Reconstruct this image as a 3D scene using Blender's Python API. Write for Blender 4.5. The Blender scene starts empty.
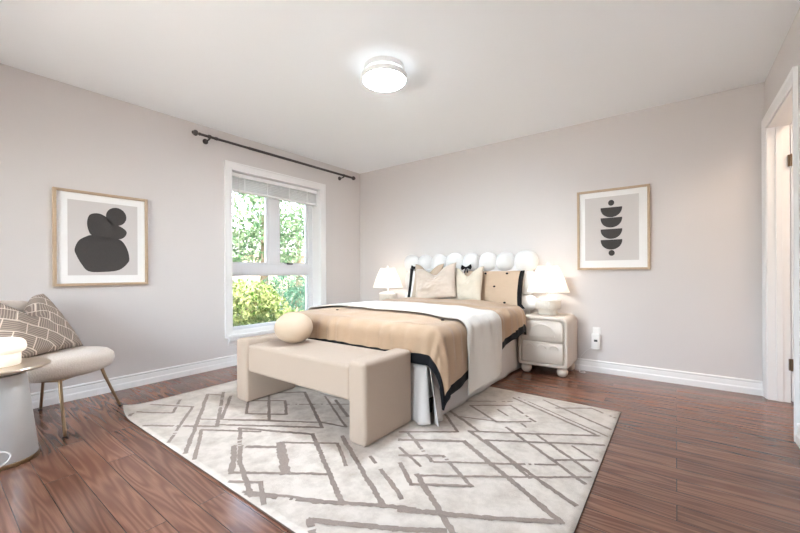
import bpy, bmesh, math, random
from mathutils import Vector, Matrix, noise
R = math.radians
random.seed(7)
SC = bpy.context.scene
COL = SC.collection

# ------------------------------------------------------------------ camera, world, sun, exposure
cam = bpy.data.cameras.new('camera'); camo = bpy.data.objects.new('camera', cam); COL.objects.link(camo)
cam.sensor_fit = 'HORIZONTAL'; cam.sensor_width = 36.0
cam.lens = 36.0 * 365.6859 / 800.0
cam.shift_y = 5.78 / 800.0
cam.clip_start = 0.02
camo.matrix_world = (Matrix.Translation((0, 0, 1.04)) @ Matrix.Rotation(0.6459, 4, 'Z')
                     @ Matrix.Rotation(R(90), 4, 'X') @ Matrix.Rotation(-0.0051, 4, 'Z'))
SC.camera = camo

vs = SC.view_settings
vs.view_transform = 'Standard'; vs.look = 'None'; vs.gamma = 1.0; vs.use_curve_mapping = False
vs.exposure = 1.68
SC.display_settings.display_device = 'sRGB'
SC.cycles.max_bounces = 14; SC.cycles.diffuse_bounces = 10; SC.cycles.glossy_bounces = 4
SC.cycles.transmission_bounces = 6; SC.cycles.transparent_max_bounces = 12
SC.cycles.caustics_reflective = False; SC.cycles.caustics_refractive = False
SC.cycles.sample_clamp_indirect = 6.0
SC.cycles.use_denoising = True

world = bpy.data.worlds.new('world'); SC.world = world; world.use_nodes = True
wn = world.node_tree.nodes; wl = world.node_tree.links
sky = wn.new('ShaderNodeTexSky'); sky.sky_type = 'NISHITA'; sky.sun_disc = False
sky.sun_elevation = R(58); sky.sun_rotation = R(140); sky.dust_density = 2.5; sky.air_density = 1.0
hs = wn.new('ShaderNodeHueSaturation'); hs.inputs['Saturation'].default_value = .55     # thin bright haze, nearly white
wl.new(sky.outputs[0], hs.inputs['Color']); wl.new(hs.outputs[0], wn['Background'].inputs['Color'])
wn['Background'].inputs['Strength'].default_value = SKY_STRENGTH = 0.95

sun = bpy.data.lights.new('sun', 'SUN'); sun.energy = 8.0; sun.angle = R(1.0); sun.color = (1, .95, .86)
suno = bpy.data.objects.new('sun', sun); COL.objects.link(suno)
suno.rotation_euler = Vector((-.50, .15, -.85)).to_track_quat('-Z', 'Y').to_euler()

LAMP_CEIL = 76.0       # ceiling lamp diffuser
LAMP_GAP = 2.0        # its upward ring of light
LAMP_BED = 1.3         # watts of each bedside bulb
LAMP_GLASS = .22       # white glass lamp by the chair

# daylight portals in the side window and the added rear opening (they only guide the sampling of the sky)
def portal(name, loc, rot, sx, sy):
    a = bpy.data.lights.new(name, 'AREA'); a.shape = 'RECTANGLE'; a.size = sx; a.size_y = sy; a.cycles.is_portal = True
    o = bpy.data.objects.new(name, a); COL.objects.link(o); o.location = loc; o.rotation_euler = rot
portal('portal_side', (-4.24, 2.79, 1.275), (0, R(-90), 0), 1.88, 1.3)
portal('portal_front', (-1.7, -1.74, 1.35), (R(90), 0, 0), 3.0, 1.9)

# room dimensions (metres; camera stands above the origin)
XL, XR, YB, YF, HC = -3.983, .594, 4.241, -1.6, 2.601

# ------------------------------------------------------------------ materials
def srgb(r, g, b):
    f = lambda c: (c / 255 / 12.92) if c / 255 <= .04045 else ((c / 255 + .055) / 1.055) ** 2.4
    return (f(r), f(g), f(b))

def nodes(m): return m.node_tree.nodes, m.node_tree.links

def mat(name, col, rough=.6, metal=0., bump=0., bscale=200., vary=0., vscale=6., spec=.5, sheen=0., coat=0.):
    m = bpy.data.materials.new(name); m.use_nodes = True
    n, l = nodes(m); b = n['Principled BSDF']
    b.inputs['Base Color'].default_value = (*col, 1); b.inputs['Roughness'].default_value = rough
    b.inputs['Metallic'].default_value = metal; b.inputs['Specular IOR Level'].default_value = spec
    b.inputs['Sheen Weight'].default_value = sheen; b.inputs['Coat Weight'].default_value = coat
    tc = n.new('ShaderNodeTexCoord')
    if vary:
        t = n.new('ShaderNodeTexNoise'); t.inputs['Scale'].default_value = vscale; t.inputs['Detail'].default_value = 4
        l.new(tc.outputs['Object'], t.inputs['Vector'])
        r = n.new('ShaderNodeMix'); r.data_type = 'RGBA'
        r.inputs['A'].default_value = (*[c * (1 - vary) for c in col], 1)
        r.inputs['B'].default_value = (*[min(1, c * (1 + vary)) for c in col], 1)
        l.new(t.outputs['Fac'], r.inputs['Factor']); l.new(r.outputs['Result'], b.inputs['Base Color'])
    if bump:
        t = n.new('ShaderNodeTexNoise'); t.inputs['Scale'].default_value = bscale; t.inputs['Detail'].default_value = 3
        l.new(tc.outputs['Object'], t.inputs['Vector'])
        bp = n.new('ShaderNodeBump'); bp.inputs['Strength'].default_value = bump; bp.inputs['Distance'].default_value = .01
        l.new(t.outputs['Fac'], bp.inputs['Height']); l.new(bp.outputs['Normal'], b.inputs['Normal'])
    return m

def emit(name, col, strength):
    m = bpy.data.materials.new(name); m.use_nodes = True
    b = nodes(m)[0]['Principled BSDF']
    b.inputs['Base Color'].default_value = (.8, .8, .8, 1)
    b.inputs['Emission Color'].default_value = (*col, 1); b.inputs['Emission Strength'].default_value = strength
    return m

M = {}
M['wall'] = mat('wall_paint', (0.635, 0.598, 0.585), .75, bump=.03, bscale=300, spec=.25)
M['ceil'] = mat('ceiling_paint', (0.86, 0.885, 0.91), .8, bump=.03, bscale=250, spec=.2)
M['trim'] = mat('white_trim_paint', (.80, .79, .785), .35, spec=.4)
M['vinyl'] = mat('window_vinyl', (.72, .72, .74), .4)
M['blind'] = mat('blind_white', (.88, .875, .87), .5)
M['bronze'] = mat('dark_bronze', (0.085, 0.075, 0.07), .4, metal=.6)
M['brass'] = mat('hinge_metal', (.16, .11, .07), .35, metal=.8)
M['frame_wood'] = mat('oak_frame', (.47, .345, .235), .5, vary=.12, vscale=40)
M['mat_board'] = mat('mat_board', (.82, .81, .80), .8)
M['print'] = mat('print_paper', (.585, .55, .535), .85)
M['ink'] = mat('dark_ink', (.052, .046, .044), .85, bump=.1, bscale=400, vary=.25, vscale=120)
M['lamp_white'] = mat('lamp_white', (.78, .775, .77), .35)
M['acrylic'] = emit('lit_acrylic', (1, .98, .96), .05)
nodes(M['acrylic'])[0]['Principled BSDF'].inputs['Base Color'].default_value = (.62, .62, .62, 1)
M['diffuser'] = emit('lamp_diffuser', (.77, .885, 1), LAMP_CEIL)
M['gap'] = emit('lamp_glow_ring', (.77, .885, 1), LAMP_GAP)
M['head'] = mat('white_boucle', (0.75, 0.74, 0.73), .85, bump=.25, bscale=260, sheen=.3)
M['sheet'] = mat('white_sheet', (0.7, 0.695, 0.69), .8, bump=.08, bscale=60)
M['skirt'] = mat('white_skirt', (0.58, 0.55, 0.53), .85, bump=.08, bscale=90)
M['duvet'] = mat('beige_duvet', (0.4, 0.272, 0.176), .75, bump=.7, bscale=11, vary=.05, vscale=10, sheen=.15)
M['sham'] = mat('peach_beige_cotton', (.52, .385, .275), .8, bump=.3, bscale=30)
M['black'] = mat('black_band', (0.006, 0.006, 0.008), .75, spec=.2)
M['throw'] = mat('white_knit', (0.645, 0.605, 0.555), .9, bump=.5, bscale=180, sheen=.3)
M['pillow_beige'] = mat('beige_pillow', (0.46, 0.36, 0.27), .75, bump=.2, bscale=25, sheen=.3)
M['pillow_pearl'] = mat('pearl_pillow', (0.5, 0.41, 0.335), .6, bump=.6, bscale=16, sheen=.5)
M['pillow_cream'] = mat('cream_pillow', (0.6, 0.53, 0.43), .85, bump=.4, bscale=90)
M['bench'] = mat('cream_linen', (0.435, 0.345, 0.275), .9, bump=.45, bscale=420, vary=.07, vscale=300)
M['ball'] = mat('cream_knit_ball', (0.57, 0.445, 0.33), .9, bump=.35, bscale=300)
M['stand'] = mat('cream_lacquer', (0.6, 0.53, 0.46), .35)
M['ceramic'] = mat('cream_ceramic', (0.66, 0.61, 0.54), .5, bump=.1, bscale=120)
M['chair'] = mat('cream_boucle', (0.66, 0.575, 0.505), .95, bump=.6, bscale=140, sheen=.4)
M['gold'] = mat('antique_brass', (0.4, 0.29, 0.18), .28, metal=1.0)
M['silver'] = mat('brushed_steel', (.60, .60, .60), .42, metal=.75, bump=.08, bscale=60, vary=.10, vscale=9)
M['tabletop'] = mat('pale_bronze_top', (.55, .46, .37), .3, metal=.75)
M['glow_glass'] = emit('glowing_white_glass', (1, .80, .58), LAMP_GLASS)
M['plastic'] = mat('white_plastic', (.78, .77, .76), .4)
M['dark'] = mat('dark_plastic', (.03, .03, .03), .5)
M['cord'] = mat('white_cord', (.72, .70, .68), .5)
M['rug_dark'] = mat('rug_pattern_yarn', (0.285, 0.228, 0.195), .95, bump=.5, bscale=400, vary=.2, vscale=150)
M['underlay'] = mat('rug_edge', (.10, .06, .045), .9)
M['bounce_pale'] = mat('pale_bounce_slab', (.78, .71, .64), .8, vary=.06, vscale=4)  # for the added slab that bounces sunlight indoors
M['lawn'] = mat('lawn', (0.07, 0.085, 0.05), .9, vary=.35, vscale=3)
M['bark'] = mat('bark', (.16, .11, .07), .9, bump=.5, bscale=30)
M['brick'] = mat('house_wall', (.55, .36, .27), .8, vary=.1)
M['roof'] = mat('house_roof', (.20, .18, .17), .8)

def shade_mat():
    m = bpy.data.materials.new('pleated_shade'); m.use_nodes = True; n, l = nodes(m)
    n.remove(n['Principled BSDF']); o = n['Material Output']
    d = n.new('ShaderNodeBsdfDiffuse'); d.inputs[0].default_value = (.82, .79, .74, 1)
    t = n.new('ShaderNodeBsdfTranslucent'); t.inputs[0].default_value = (.86, .76, .66, 1)
    mx = n.new('ShaderNodeMixShader'); mx.inputs[0].default_value = .5
    l.new(d.outputs[0], mx.inputs[1]); l.new(t.outputs[0], mx.inputs[2]); l.new(mx.outputs[0], o.inputs[0])
    return m
M['shade'] = shade_mat()

def glass_mat():
    m = bpy.data.materials.new('window_glass'); m.use_nodes = True; n, l = nodes(m)
    n.remove(n['Principled BSDF']); o = n['Material Output']
    t = n.new('ShaderNodeBsdfTransparent'); t.inputs[0].default_value = (.95, .97, .96, 1)
    g = n.new('ShaderNodeBsdfGlossy'); g.inputs['Roughness'].default_value = .01
    f = n.new('ShaderNodeFresnel'); f.inputs[0].default_value = 1.45
    mx = n.new('ShaderNodeMixShader')
    l.new(f.outputs[0], mx.inputs[0]); l.new(t.outputs[0], mx.inputs[1]); l.new(g.outputs[0], mx.inputs[2])
    l.new(mx.outputs[0], o.inputs[0]); return m
M['glass'] = glass_mat()

def floor_mat():
    m = bpy.data.materials.new('dark_oak_planks'); m.use_nodes = True; n, l = nodes(m); b = n['Principled BSDF']
    tc = n.new('ShaderNodeTexCoord')
    br = n.new('ShaderNodeTexBrick'); br.offset = .37; br.inputs['Scale'].default_value = 1
    br.inputs['Brick Width'].default_value = 1.25; br.inputs['Row Height'].default_value = .127
    br.inputs['Mortar Size'].default_value = .0016; br.inputs['Mortar Smooth'].default_value = .3
    br.inputs['Bias'].default_value = 0
    br.inputs['Color1'].default_value = (0, 0, 0, 1); br.inputs['Color2'].default_value = (1, 1, 1, 1)
    br.inputs['Mortar'].default_value = (.5, .5, .5, 1)
    l.new(tc.outputs['Object'], br.inputs['Vector'])
    # per-plank shift of the grain
    sh = n.new('ShaderNodeVectorMath'); sh.operation = 'MULTIPLY_ADD'
    l.new(br.outputs['Color'], sh.inputs[0]); sh.inputs[1].default_value = (7.3, 3.1, 5.7); l.new(tc.outputs['Object'], sh.inputs[2])
    mp = n.new('ShaderNodeMapping'); mp.inputs['Scale'].default_value = (.55, 8, 1); l.new(sh.outputs[0], mp.inputs['Vector'])
    nz = n.new('ShaderNodeTexNoise'); nz.inputs['Scale'].default_value = 1.0; nz.inputs['Detail'].default_value = 2.0
    l.new(mp.outputs[0], nz.inputs['Vector'])
    wv = n.new('ShaderNodeMath'); wv.operation = 'MULTIPLY'; wv.inputs[1].default_value = 80.0; l.new(nz.outputs['Fac'], wv.inputs[0])
    sn = n.new('ShaderNodeMath'); sn.operation = 'SINE'; l.new(wv.outputs[0], sn.inputs[0])
    mr = n.new('ShaderNodeMapRange'); mr.inputs['From Min'].default_value = -1; mr.inputs['From Max'].default_value = 1
    l.new(sn.outputs[0], mr.inputs['Value'])
    mp2 = n.new('ShaderNodeMapping'); mp2.inputs['Scale'].default_value = (6, 220, 1); l.new(sh.outputs[0], mp2.inputs['Vector'])
    n2 = n.new('ShaderNodeTexNoise'); n2.inputs['Scale'].default_value = 1; n2.inputs['Detail'].default_value = 3; l.new(mp2.outputs[0], n2.inputs['Vector'])
    ad = n.new('ShaderNodeMath'); ad.operation = 'MULTIPLY'; l.new(mr.outputs[0], ad.inputs[0]); l.new(n2.outputs['Fac'], ad.inputs[1])
    ramp = n.new('ShaderNodeValToRGB'); l.new(ad.outputs[0], ramp.inputs[0])
    ramp.color_ramp.elements[0].color = (.140, .061, .039, 1); ramp.color_ramp.elements[0].position = .0
    ramp.color_ramp.elements[1].color = (.235, .110, .072, 1); ramp.color_ramp.elements[1].position = .6
    # plank-to-plank tone
    tone = n.new('ShaderNodeMix'); tone.data_type = 'RGBA'; tone.blend_type = 'MULTIPLY'; tone.inputs['Factor'].default_value = 1
    tr = n.new('ShaderNodeMapRange'); tr.inputs['To Min'].default_value = .78; tr.inputs['To Max'].default_value = 1.18
    l.new(br.outputs['Color'], tr.inputs['Value'])
    l.new(ramp.outputs[0], tone.inputs['A']); l.new(tr.outputs[0], tone.inputs['B'])
    seam = n.new('ShaderNodeMix'); seam.data_type = 'RGBA'; l.new(br.outputs['Fac'], seam.inputs['Factor'])
    l.new(tone.outputs['Result'], seam.inputs['A']); seam.inputs['B'].default_value = (.012, .006, .004, 1)
    l.new(seam.outputs['Result'], b.inputs['Base Color'])
    b.inputs['Roughness'].default_value = .17; b.inputs['Specular IOR Level'].default_value = .55
    iv = n.new('ShaderNodeMath'); iv.operation = 'MULTIPLY_ADD'; iv.inputs[1].default_value = -1.2
    l.new(br.outputs['Fac'], iv.inputs[0]); l.new(ad.outputs[0], iv.inputs[2])
    bp = n.new('ShaderNodeBump'); bp.inputs['Strength'].default_value = .16; bp.inputs['Distance'].default_value = .002
    l.new(iv.outputs[0], bp.inputs['Height']); l.new(bp.outputs['Normal'], b.inputs['Normal'])
    return m
M['floor'] = floor_mat()

def rug_mat():
    m = mat('ivory_rug_pile', (.70, .65, .59), .95, spec=.1); n, l = nodes(m); b = n['Principled BSDF']
    tc = n.new('ShaderNodeTexCoord')
    a = n.new('ShaderNodeTexNoise'); a.inputs['Scale'].default_value = 7; a.inputs['Detail'].default_value = 8; a.inputs['Roughness'].default_value = .7
    l.new(tc.outputs['Object'], a.inputs['Vector'])
    r = n.new('ShaderNodeValToRGB'); l.new(a.outputs['Fac'], r.inputs[0])
    r.color_ramp.elements[0].position = .33; r.color_ramp.elements[0].color = (.46, .40, .345, 1)
    r.color_ramp.elements[1].position = .58; r.color_ramp.elements[1].color = (.615, .55, .49, 1)
    l.new(r.outputs[0], b.inputs['Base Color'])
    g = n.new('ShaderNodeTexNoise'); g.inputs['Scale'].default_value = 260; l.new(tc.outputs['Object'], g.inputs['Vector'])
    bp = n.new('ShaderNodeBump'); bp.inputs['Strength'].default_value = .5; bp.inputs['Distance'].default_value = .006
    l.new(g.outputs['Fac'], bp.inputs['Height']); l.new(bp.outputs['Normal'], b.inputs['Normal'])
    return m
M['rug'] = rug_mat()

def cushion_mat():
    # brown cloth with patches of cream hatching, bordered by cream lines
    m = mat('hatched_brown_cloth', (.25, .2, .17), .85); n, l = nodes(m); b = n['Principled BSDF']
    tc = n.new('ShaderNodeTexCoord')
    mp = n.new('ShaderNodeMapping'); mp.inputs['Rotation'].default_value = (R(90), 0, R(38)); l.new(tc.outputs['Object'], mp.inputs['Vector'])
    mp.inputs['Rotation'].default_value = (R(-90), 0, R(0))
    rot = n.new('ShaderNodeVectorRotate'); rot.rotation_type = 'Z_AXIS'; rot.inputs['Angle'].default_value = R(35); l.new(mp.outputs[0], rot.inputs['Vector'])
    br = n.new('ShaderNodeTexBrick'); br.offset = .5; br.inputs['Scale'].default_value = 1
    br.inputs['Brick Width'].default_value = .125; br.inputs['Row Height'].default_value = .085; br.inputs['Mortar Size'].default_value = .0032
    br.inputs['Mortar Smooth'].default_value = .1
    br.inputs['Color1'].default_value = (0, 0, 0, 1); br.inputs['Color2'].default_value = (1, 1, 1, 1)
    l.new(rot.outputs[0], br.inputs['Vector'])
    sx = n.new('ShaderNodeSeparateXYZ'); l.new(rot.outputs[0], sx.inputs[0])
    def stripe(out):
        a = n.new('ShaderNodeMath'); a.operation = 'MULTIPLY'; a.inputs[1].default_value = 2 * math.pi / .0135; l.new(out, a.inputs[0])
        s = n.new('ShaderNodeMath'); s.operation = 'SINE'; l.new(a.outputs[0], s.inputs[0])
        g = n.new('ShaderNodeMapRange'); g.inputs['From Min'].default_value = .25; g.inputs['From Max'].default_value = .75; l.new(s.outputs[0], g.inputs['Value'])
        return g.outputs[0]
    s1, s2 = stripe(sx.outputs[0]), stripe(sx.outputs[1])
    gt = n.new('ShaderNodeMath'); gt.operation = 'GREATER_THAN'; gt.inputs[1].default_value = .5; l.new(br.outputs['Color'], gt.inputs[0])
    mx = n.new('ShaderNodeMix'); l.new(gt.outputs[0], mx.inputs['Factor']); l.new(s1, mx.inputs['A']); l.new(s2, mx.inputs['B'])
    h = n.new('ShaderNodeMath'); h.operation = 'MULTIPLY'; h.inputs[1].default_value = .42; l.new(mx.outputs['Result'], h.inputs[0])
    mxm = n.new('ShaderNodeMath'); mxm.operation = 'MAXIMUM'; l.new(h.outputs[0], mxm.inputs[0]); l.new(br.outputs['Fac'], mxm.inputs[1])
    c = n.new('ShaderNodeMix'); c.data_type = 'RGBA'; l.new(mxm.outputs[0], c.inputs['Factor'])
    c.inputs['A'].default_value = (.235, .185, .155, 1); c.inputs['B'].default_value = (.72, .62, .53, 1)
    l.new(c.outputs['Result'], b.inputs['Base Color'])
    return m
M['cushion'] = cushion_mat()

def leaf_mat(name, c1, c2, sc=1.6):
    m = bpy.data.materials.new(name); m.use_nodes = True; n, l = nodes(m)
    n.remove(n['Principled BSDF']); o = n['Material Output']
    tc = n.new('ShaderNodeTexCoord'); a = n.new('ShaderNodeTexNoise'); a.inputs['Scale'].default_value = sc * 4; a.inputs['Detail'].default_value = 5
    l.new(tc.outputs['Object'], a.inputs['Vector'])
    r = n.new('ShaderNodeValToRGB'); l.new(a.outputs['Fac'], r.inputs[0])
    r.color_ramp.elements[0].position = .35; r.color_ramp.elements[0].color = (*c1, 1)
    r.color_ramp.elements[1].position = .62; r.color_ramp.elements[1].color = (*c2, 1)
    d = n.new('ShaderNodeBsdfDiffuse'); t = n.new('ShaderNodeBsdfTranslucent'); mx = n.new('ShaderNodeMixShader'); mx.inputs[0].default_value = .35
    l.new(r.outputs[0], d.inputs[0]); l.new(r.outputs[0], t.inputs[0])
    l.new(d.outputs[0], mx.inputs[1]); l.new(t.outputs[0], mx.inputs[2]); l.new(mx.outputs[0], o.inputs[0]); return m
M['leaf_bush'] = leaf_mat('bush_leaves', (.04, .10, .015), (.33, .34, .15), 3)
M['leaf_tree'] = leaf_mat('tree_leaves', (.045, .10, .045), (.20, .25, .145), 1.2)
M['leaf_dark'] = leaf_mat('evergreen_needles', (.02, .07, .045), (.08, .15, .10), 1.5)
M['leaf_pine'] = leaf_mat('pine_needles', (.035, .08, .04), (.16, .22, .13), 1.5)

# ------------------------------------------------------------------ mesh helpers
WM = {}
def finish(name, bm, mats, smooth):
    bmesh.ops.recalc_face_normals(bm, faces=bm.faces[:]) if smooth != 'raw' else None
    me = bpy.data.meshes.new(name); bm.to_mesh(me); bm.free()
    for m in (mats if isinstance(mats, (list, tuple)) else [mats]): me.materials.append(m)
    if smooth: me.shade_smooth()
    o = bpy.data.objects.new(name, me); COL.objects.link(o)
    return o

def obj(name, bm, mats, parent=None, smooth=False, local=False, angle=None):
    o = finish(name, bm, mats, smooth)
    if parent is not None:
        if not local: o.data.transform(WM[parent.name].inverted())
        o.parent = parent; WM[o.name] = WM[parent.name].copy()
    else:
        vs_ = [v.co for v in o.data.vertices]
        c = Vector(((min(v.x for v in vs_) + max(v.x for v in vs_)) / 2, (min(v.y for v in vs_) + max(v.y for v in vs_)) / 2, min(v.z for v in vs_)))
        if not local:
            o.data.transform(Matrix.Translation(-c)); o.location = c
        WM[o.name] = Matrix.Translation(o.location)
    if smooth and angle:
        o.data.set_sharp_from_angle(angle=R(angle))
    return o

def thing(name, label, cat, loc=(0, 0, 0), rotz=0., group=None, kind=None):
    o = bpy.data.objects.new(name, None); COL.objects.link(o); o.empty_display_size = .1
    o.location = loc; o.rotation_euler = (0, 0, rotz)
    WM[o.name] = Matrix.Translation(loc) @ Matrix.Rotation(rotz, 4, 'Z')
    if kind: o['kind'] = kind
    else: tag(o, label, cat, group)
    return o

def tag(o, label, cat, group=None):
    o['label'] = label; o['category'] = cat
    if group: o['group'] = group
    return o

def struct(name, bm, mats, parent=None, smooth=False):
    if parent is None:
        o = finish(name, bm, mats, smooth); o['kind'] = 'structure'; WM[o.name] = Matrix()
    else:
        o = obj(name, bm, mats, parent, smooth)
    return o

def B(): return bmesh.new()

def box(bm, x0, x1, y0, y1, z0, z1, bev=0., seg=2, mi=0):
    r = bmesh.ops.create_cube(bm, size=1)
    for v in r['verts']:
        v.co = Vector(((x0 + x1) / 2 + v.co.x * (x1 - x0), (y0 + y1) / 2 + v.co.y * (y1 - y0), (z0 + z1) / 2 + v.co.z * (z1 - z0)))
    fs = list({f for v in r['verts'] for f in v.link_faces})
    for f in fs: f.material_index = mi
    if bev:
        es = list({e for v in r['verts'] for e in v.link_edges})
        bmesh.ops.bevel(bm, geom=es, offset=bev, segments=seg, affect='EDGES', profile=.5)
    return bm

def loft(bm, loops, closed=True, cap0=True, cap1=True, mi=0):
    rows = [[bm.verts.new(p) for p in lp] for lp in loops]
    n = len(rows[0]); out = []
    for a, b in zip(rows, rows[1:]):
        for i in range(n if closed else n - 1):
            j = (i + 1) % n
            try:
                f = bm.faces.new((a[i], a[j], b[j], b[i])); f.material_index = mi; out.append(f)
            except ValueError: pass
    if cap0: f = bm.faces.new(rows[0][::-1]); f.material_index = mi
    if cap1: f = bm.faces.new(rows[-1]); f.material_index = mi
    return rows

def lathe(bm, prof, c=(0, 0, 0), n=48, rmod=None, mi=0):
    loops = []
    for r, z in prof:
        loops.append([(c[0] + r * (rmod(a) if rmod else 1) * math.cos(a), c[1] + r * (rmod(a) if rmod else 1) * math.sin(a), c[2] + z)
                      for a in [2 * math.pi * i / n for i in range(n)]])
    loft(bm, loops, mi=mi); return bm

def tube(bm, pts, r, n=10, cap=True):
    pts = [Vector(p) for p in pts]; loops = []
    rs = r if isinstance(r, (list, tuple)) else [r] * len(pts)
    up = None
    for i, p in enumerate(pts):
        t = (pts[min(i + 1, len(pts) - 1)] - pts[max(i - 1, 0)]).normalized()
        if up is None:
            up = Vector((0, 0, 1)) if abs(t.z) < .9 else Vector((1, 0, 0))
        s = t.cross(up).normalized(); up = s.cross(t).normalized()
        loops.append([p + (s * math.cos(a) + up * math.sin(a)) * rs[i] for a in [2 * math.pi * k / n for k in range(n)]])
    loft(bm, loops, cap0=cap, cap1=cap); return bm

def spline(pts, per=8, closed=False):
    pts = [Vector(p) for p in pts]; out = []; n = len(pts)
    g = (lambda i: pts[i % n]) if closed else (lambda i: pts[min(max(i, 0), n - 1)])
    for i in range(n if closed else n - 1):
        a, b, c, d = g(i - 1), g(i), g(i + 1), g(i + 2)
        for k in range(per):
            t = k / per
            out.append(.5 * ((2 * b) + (c - a) * t + (2 * a - 5 * b + 4 * c - d) * t * t + (3 * b - a - 3 * c + d) * t ** 3))
    if not closed: out.append(pts[-1])
    return out

def sphere(bm, c, r, sx=1, sy=1, sz=1, u=24, v=14):
    res = bmesh.ops.create_uvsphere(bm, u_segments=u, v_segments=v, radius=1)
    for w in res['verts']: w.co = Vector((c[0] + w.co.x * r * sx, c[1] + w.co.y * r * sy, c[2] + w.co.z * r * sz))
    return bm

def grid(bm, nu, nv, f, mi=None):
    vs_ = [[bm.verts.new(f(i / nu, j / nv)) for i in range(nu + 1)] for j in range(nv + 1)]
    for j in range(nv):
        for i in range(nu):
            fc = bm.faces.new((vs_[j][i], vs_[j][i + 1], vs_[j + 1][i + 1], vs_[j + 1][i]))
            if mi: fc.material_index = mi((i + .5) / nu, (j + .5) / nv)
    return vs_

def smoothstep(a, b, x):
    t = min(1, max(0, (x - a) / (b - a))); return t * t * (3 - 2 * t)

def modifier(o, kind, **kw):
    md = o.modifiers.new(kind.lower(), kind)
    for k, v in kw.items(): setattr(md, k, v)
    return md

def copy_tree(o, parent=None):
    c = o.copy(); COL.objects.link(c)
    if parent is not None: c.parent = parent
    for ch in list(o.children): copy_tree(ch, c)
    return c
RUG_LINES = [
    (0.02, [(-3.224,1.297),(-2.966,1.142),(-3.193,0.989)]),
    (0.02, [(-3.295,1.115),(-2.98,1.286),(-2.46,0.92)]),
    (0.025, [(-3.285,1.024),(-3.131,0.92)]),
    (0.025, [(-3.186,1.496),(-2.83,1.287),(-2.233,0.922)]),
    (0.02, [(-3.186,1.496),(-3.052,1.564)]),
    (0.025, [(-3.124,1.601),(-2.462,1.219),(-2.891,0.922)]),
    (0.025, [(-2.977,1.59),(-2.571,1.303)]),
    (0.018, [(-2.695,1.2),(-2.329,1.452),(-2.08,1.595)]),
    (0.018, [(-2.471,1.246),(-2.235,1.393)]),
    (0.022, [(-2.156,1.344),(-2.491,1.132),(-2.12,0.923)]),
    (0.025, [(-2.3,1.291),(-1.914,1.068),(-1.541,0.92)]),
    (0.022, [(-2.755,1.615),(-2.515,1.79),(-2.262,1.623),(-2.511,1.454),(-2.755,1.615)]),
    (0.022, [(-2.881,1.886),(-2.267,1.483)]),
    (0.024, [(-2.803,1.811),(-2.557,2.021),(-1.878,1.626),(-2.166,1.444),(-2.413,1.281)]),
    (0.018, [(-2.498,1.326),(-2.164,1.539),(-1.947,1.68),(-1.757,1.726),(-2.34,2.054)]),
    (0.024, [(-2.197,2.04),(-1.873,1.859)]),
    (0.014, [(-2.434,1.749),(-2.047,2.032)]),
    (0.026, [(-2.316,1.292),(-1.85,1.521),(-1.191,1.143),(-1.296,1.081),(-1.612,0.92)]),
    (0.018, [(-1.639,0.92),(-1.442,1.024),(-1.278,1.1)]),
    (0.03, [(-1.834,0.98),(-2.094,1.138),(-1.867,1.296)]),
    (0.022, [(-1.834,0.98),(-1.606,1.141),(-1.41,1.276)]),
    (0.05, [(-1.907,1.324),(-1.611,1.145)]),
    (0.02, [(-1.918,1.331),(-1.629,1.529),(-1.41,1.379)]),
    (0.024, [(-1.759,0.932),(-1.633,1.019),(-1.442,0.92)]),
    (0.026, [(-1.677,1.61),(-1.032,1.239),(-1.188,1.15)]),
    (0.03, [(-1.034,1.238),(-0.913,1.299)]),
    (0.022, [(-1.364,1.529),(-1.057,1.367),(-1.001,1.328)]),
    (0.02, [(-1.267,2.574),(-1.018,2.757),(-0.773,2.554),(-0.986,2.397),(-1.267,2.574)]),
    (0.016, [(-1.064,2.614),(-0.96,2.541)]),
    (0.022, [(-1.059,2.934),(-0.39,2.568),(-0.7,2.37),(-1.07,2.15)]),
    (0.014, [(-1.032,2.971),(-0.345,2.592)]),
    (0.022, [(-0.846,3.023),(-0.345,2.72)]),
    (0.02, [(-0.719,2.902),(-0.511,3.054),(-0.345,2.951)]),
    (0.014, [(-1.356,2.627),(-1.038,2.843)]),
    (0.024, [(-1.431,2.44),(-1.03,2.195)]),
    (0.02, [(-1.39,2.361),(-1.125,2.098),(-1.421,1.876)]),
    (0.014, [(-1.265,2.317),(-0.971,2.409)]),
    (0.026, [(-1.058,2.148),(-0.636,1.904),(-0.345,1.739)]),
    (0.022, [(-0.587,1.841),(-0.928,2.098),(-0.609,2.291),(-0.345,2.446)]),
    (0.022, [(-0.897,2.348),(-0.561,2.107),(-0.345,1.939)]),
    (0.022, [(-0.705,2.356),(-0.345,2.074)]),
    (0.016, [(-0.489,2.326),(-0.345,2.215)]),
    (0.02, [(-0.548,2.086),(-0.345,2.227)]),
    (0.018, [(-1.047,1.691),(-0.69,1.928),(-0.497,2.06)]),
    (0.018, [(-1.048,1.526),(-0.646,1.804),(-0.345,2.027)]),
    (0.03, [(-1.355,1.789),(-1.03,2.0),(-0.627,1.75),(-0.38,1.592),(-0.636,1.433),(-0.956,1.26)]),
    (0.022, [(-1.366,1.895),(-1.064,1.689)]),
    (0.022, [(-1.24,1.637),(-1.043,1.775),(-0.786,1.602),(-1.028,1.447),(-1.188,1.568)]),
    (0.028, [(-1.051,1.531),(-0.693,1.266),(-0.585,1.171)]),
    (0.018, [(-1.295,1.709),(-1.085,1.608)]),
    (0.03, [(-0.856,0.92),(-1.115,0.92),(-1.216,0.984),(-0.902,1.155),(-0.738,1.261)]),
    (0.016, [(-0.834,2.467),(-0.77,2.403)]),
]
# ------------------------------------------------------------------ the room
bm = B(); box(bm, -4.25, 2.4, YF - .2, 5.2, -.12, 0); struct('floor', bm, M['floor'])
bm = B(); box(bm, -4.25, 2.4, YF - .2, 5.2, HC, HC + .2); struct('ceiling', bm, M['ceil'])

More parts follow.
